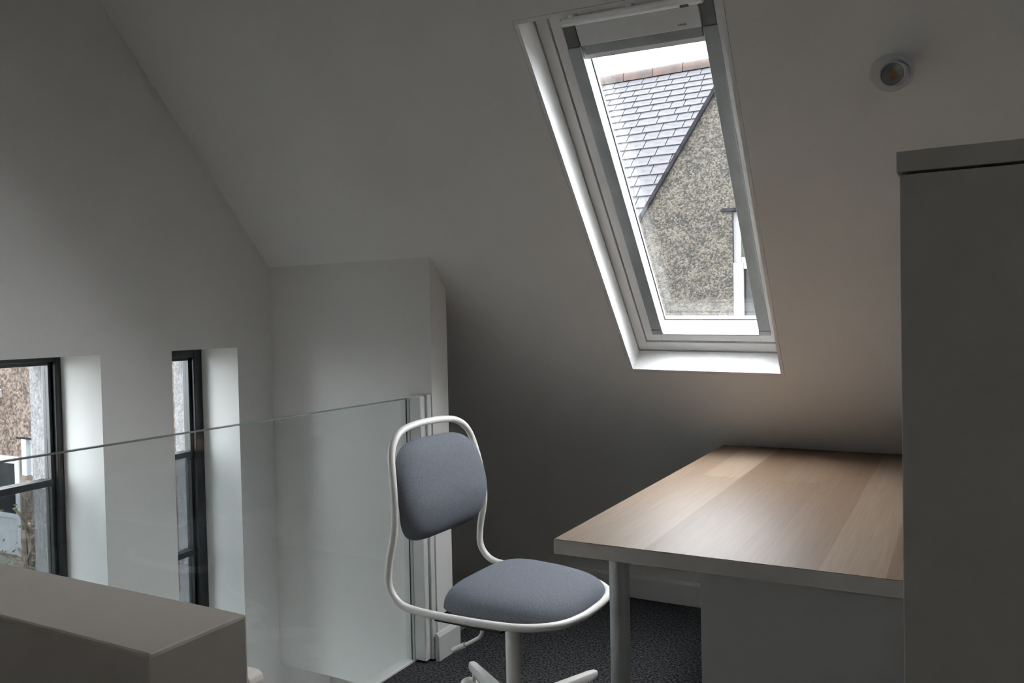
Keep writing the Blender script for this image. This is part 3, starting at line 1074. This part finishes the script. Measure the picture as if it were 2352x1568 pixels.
    while x < 0.2:
        mb = MB()
        w = 0.44
        pr = []
        for k in range(9):
            a = math.radians(-20 + 220 * k / 8)
            pr.append((0.115 * math.cos(a), 0.115 * math.sin(a)))
        vs = [tuple(Vector((x, ry + p[0], rzz + p[1] - 0.02)) - O) for p in pr] + [tuple(Vector((x + w - 0.01, ry + p[0], rzz + p[1] - 0.02 + random.uniform(-0.004, 0.004))) - O) for p in pr]
        fs = [tuple(range(9)), tuple(range(9, 18))[::-1]] + [(k, 9 + k, 10 + k, k + 1) for k in range(8)] + [(8, 17, 9, 0)]
        mb.add(vs, fs)
        mb.build('ridge_tile', M['ridge'], roof, smooth=True)
        x += w
    mb = MB()
    mb.box(RX0 - O.x, RX1 - O.x, 0.55, 0.8, 0, 2.1 + 2.8)
    mb.build('main_wall', M['roughcast'], root)
    mb = MB()
    mb.add([tuple(Vector((xx, yy, zz)) - O) for xx in (RX0, RX1) for yy, zz in ((ry, rzz - 0.05), (ry + 2.5, rzz - 2.5), (ry + 2.5, rzz - 2.6), (ry, rzz - 0.15))],
           [(0, 1, 2, 3), (7, 6, 5, 4), (0, 4, 5, 1), (1, 5, 6, 2), (2, 6, 7, 3), (3, 7, 4, 0)])
    mb.build('rear_roof', M['slate'], root)
    # white window in the wing
    fr = MB()
    t = 0.075
    fy0, fy1 = 0.05, 0.12
    X0, X1, Z0, Z1 = w0 - O.x, w1 - O.x, wz0 - O.z, wz1 - O.z
    fr.box(X0, X0 + t, fy0, fy1, Z0, Z1)
    fr.box(X1 - t, X1, fy0, fy1, Z0, Z1)
    fr.box(X0 + t, X1 - t, fy0, fy1, Z1 - t, Z1)
    fr.box(X0 + t, X1 - t, fy0, fy1, Z0, Z0 + t)
    wz = 1.79 - O.z
    fr.box(X0 + t, X1 - t, fy0, fy1, wz - 0.035, wz + 0.035)
    win = fr.build('window_frame', M['upvc'], root, 0.006)
    sa = MB()
    s = 0.06
    sa.box(X0 - 0.01, X0 + t + 0.03, fy0 - 0.035, fy0 - 0.001, Z0, wz - 0.02)
    sa.box(X1 - t - 0.03, X1 + 0.01, fy0 - 0.035, fy0 - 0.001, Z0, wz - 0.02)
    sa.box(X0 + t + 0.03, X1 - t - 0.03, fy0 - 0.035, fy0 - 0.001, wz - 0.09, wz - 0.02)
    sa.box(X0 + t + 0.03, X1 - t - 0.03, fy0 - 0.035, fy0 - 0.001, Z0, Z0 + s)
    sa.build('casement', M['upvc'], win, 0.006)
    mb = MB()
    mb.box(X0 + t, X1 - t, 0.075, 0.09, wz + 0.035, Z1 - t)
    mb.build('pane', M['pane_green'], win)
    mb = MB()
    mb.box(X0 + t, X1 - t, 0.075, 0.09, Z0 + t, wz - 0.035)
    mb.build('pane', M['pane_dark'], win)
    mb = MB()
    mb.box(X0 - 0.10, X1 + 0.1, -0.03, 0.14, Z1 + 0.002, Z1 + 0.035)
    mb.build('lintel_drip', M['verge'], root)
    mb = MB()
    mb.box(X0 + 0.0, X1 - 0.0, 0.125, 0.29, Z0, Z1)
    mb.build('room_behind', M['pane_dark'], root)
house_opposite()

def brown_house():
    WY = 8.5
    O = Vector((-14.0, WY, -2.8))
    root = empty('brown_roughcast_house', tuple(O))
    tag(root, 'brown roughcast house with a white door seen through the gable window', 'house')
    def q(x, z):
        return x - O.x, z - O.z
    mb = MB()
    holes = [(-15.75, -14.58, -2.75, -0.98), (-14.50, -13.98, -1.30, -0.66)]
    x0, x1 = -20.0, -10.2
    xs = [x0, holes[0][0], holes[0][1], holes[1][0], holes[1][1], x1]
    def bx(a, b, z0, z1):
        X0, Z0 = q(a, z0)
        X1, Z1 = q(b, z1)
        mb.box(X0, X1, 0, 0.3, Z0, Z1)
    bx(xs[0], xs[1], -2.8, 4)
    bx(xs[1], xs[2], holes[0][3], 4)
    bx(xs[1], xs[2], -2.8, holes[0][2])
    bx(xs[2], xs[3], -2.8, 4)
    bx(xs[3], xs[4], holes[1][3], 4)
    bx(xs[3], xs[4], -2.8, holes[1][2])
    bx(xs[4], xs[5], -2.8, 4)
    mb.build('wall', M['roughcast_brown'], root)
    mb = MB()
    mb.prism([(x0 - O.x - 0.2, 6.8), (x1 - O.x + 0.2, 6.8), (x1 - O.x + 0.2, 6.95), ((x0 + x1) / 2 - O.x, 9.5), (x0 - O.x - 0.2, 6.95)], 'y', -0.2, 5.0)
    mb.build('roof', M['slate'], root)
    mb = MB()
    mb.box(x0 - O.x, x1 - O.x, 4.5, 4.8, 0, 6.8)
    mb.build('rear_wall', M['roughcast_brown'], root)
    # door
    X0, Z0 = q(holes[0][0], holes[0][2])
    X1, Z1 = q(holes[0][1], holes[0][3])
    t = 0.13
    mb = MB()
    mb.box(X0, X0 + t, -0.03, 0.08, Z0, Z1)
    mb.box(X1 - t, X1, -0.03, 0.08, Z0, Z1)
    mb.box(X0 + t, X1 - t, -0.03, 0.08, Z1 - t, Z1)
    fr = mb.build('door_frame', M['upvc_door'], root, 0.01)
    zm = -2.10 - O.z
    mb = MB()
    mb.box(X0 + t, X1 - t, 0.0, 0.06, Z0, zm)
    d = mb.build('door_panel', M['upvc_door'], root, 0.01)
    mb = MB()
    mb.box(X0 + t, X1 - t, -0.02, 0.05, zm + 0.003, zm + 0.09)
    mb.build('mid_rail', M['upvc_door'], d, 0.01)
    mb = MB()
    mb.box(X0 + t, X1 - t, 0.02, 0.04, zm + 0.09, Z1 - t)
    mb.build('door_pane', M['pane_dark'], root)
    # small window with a stone lintel
    X0, Z0 = q(holes[1][0], holes[1][2])
    X1, Z1 = q(holes[1][1], holes[1][3])
    t = 0.07
    mb = MB()
    mb.box(X0, X0 + t * 2.0, -0.02, 0.1, Z0, Z1)
    mb.box(X1 - t, X1, 0.04, 0.1, Z0, Z1)
    mb.box(X0 + t * 2, X1 - t, 0.04, 0.1, Z1 - t, Z1)
    mb.box(X0 + t * 2, X1 - t, 0.04, 0.1, Z0, Z0 + t)
    w = mb.build('window_frame', M['upvc_door'], root, 0.008)
    mb = MB()
    mb.box(X0 + t * 2, X1 - t, 0.06, 0.075, Z0 + t, Z1 - t)
    mb.build('pane', M['glass_grey'] if 'glass_grey' in M else M['alu'], w)
    mb = MB()
    mb.box(X0 - 0.15, X1 + 0.12, -0.02, 0.2, Z1 + 0.002, Z1 + 0.03)
    mb.build('lintel_drip', M['verge'], root)
    # small white hood box on the wall
    mb = MB()
    bx0, bz0 = q(-15.9, 0.05)
    bx1, bz1 = q(-15.04, 0.17)
    mb.box(bx0, bx1, -0.25, -0.001, bz0, bz1)
    mb.prism([(bx0, bz1 + 0.002), (bx1, bz1 + 0.002), (bx1, bz1 + 0.02), (bx1 - 0.2, bz1 + 0.12), (bx0, bz1 + 0.12)], 'y', -0.27, -0.001)
    mb.build('meter_box', M['upvc_door'], root, 0.01)
brown_house()

def shrub():
    O = Vector((-7.9, 4.72, -2.68))
    root = empty('pruned_shrub', tuple(O))
    tag(root, 'hard-pruned bare shrub outside the gable window by the white door', 'shrub')
    rnd = random.Random(11)
    mb = MB()
    lf = MB()
    fl = MB()
    tips = []
    for k in range(12):
        a = rnd.uniform(0, 2 * math.pi)
        lean = rnd.uniform(0.02, 0.2)
        h = rnd.uniform(1.55, 2.05)
        p0 = Vector((rnd.uniform(-0.1, 0.1), rnd.uniform(-0.08, 0.08), 0))
        p1 = p0 + Vector((math.cos(a) * lean * 0.5, math.sin(a) * lean * 0.4, h * 0.6))
        p2 = p0 + Vector((math.cos(a) * lean * 1.3, math.sin(a) * lean, h))
        r = rnd.uniform(0.016, 0.028)
        mb.tube(spline([p0, p1, p2], 5), [r * (1.3 - 0.5 * i / 10) for i in range(11)], 7)
        tips.append(p2)
        for b in range(3):
            c = p1.lerp(p2, rnd.uniform(0.3, 1.0))
            e = c + Vector((rnd.uniform(-0.24, 0.22), rnd.uniform(-0.2, 0.2), rnd.uniform(0.08, 0.32)))
            m = c.lerp(e, 0.5) + Vector((rnd.uniform(-.03, .03), rnd.uniform(-.03, .03), 0.02))
            rr = rnd.uniform(0.009, 0.017)
            mb.tube(spline([c, m, e], 4), [rr] * 9, 6)
            tips.append(e)
    mb.build('branches', M['bark'], root, smooth=True)
    for tp in tips:
        for _ in range(7):
            c = tp + Vector((rnd.uniform(-.12, .12), rnd.uniform(-.12, .12), rnd.uniform(-.3, .04)))
            s = rnd.uniform(0.012, 0.026)
            R = Matrix.Rotation(rnd.uniform(0, 6.3), 3, (rnd.uniform(-1, 1), rnd.uniform(-1, 1), rnd.uniform(-1, 1)))
            lf.add([c + R @ Vector(v) for v in ((-s, 0, 0), (0, -s * .5, 0.003), (s, 0, 0), (0, s * .5, 0.003))], [(0, 1, 2, 3)])
    o = lf.build('leaves', M['leaf'], root)
    o['kind'] = 'stuff'
    for tp in tips[::9]:
        fl.lathe([(0.004, -0.02), (0.018, -0.01), (0.02, 0.005), (0.008, 0.018)], 8, Matrix.Translation(tp))
    fl.build('buds', M['flower'], root, smooth=True)
shrub()
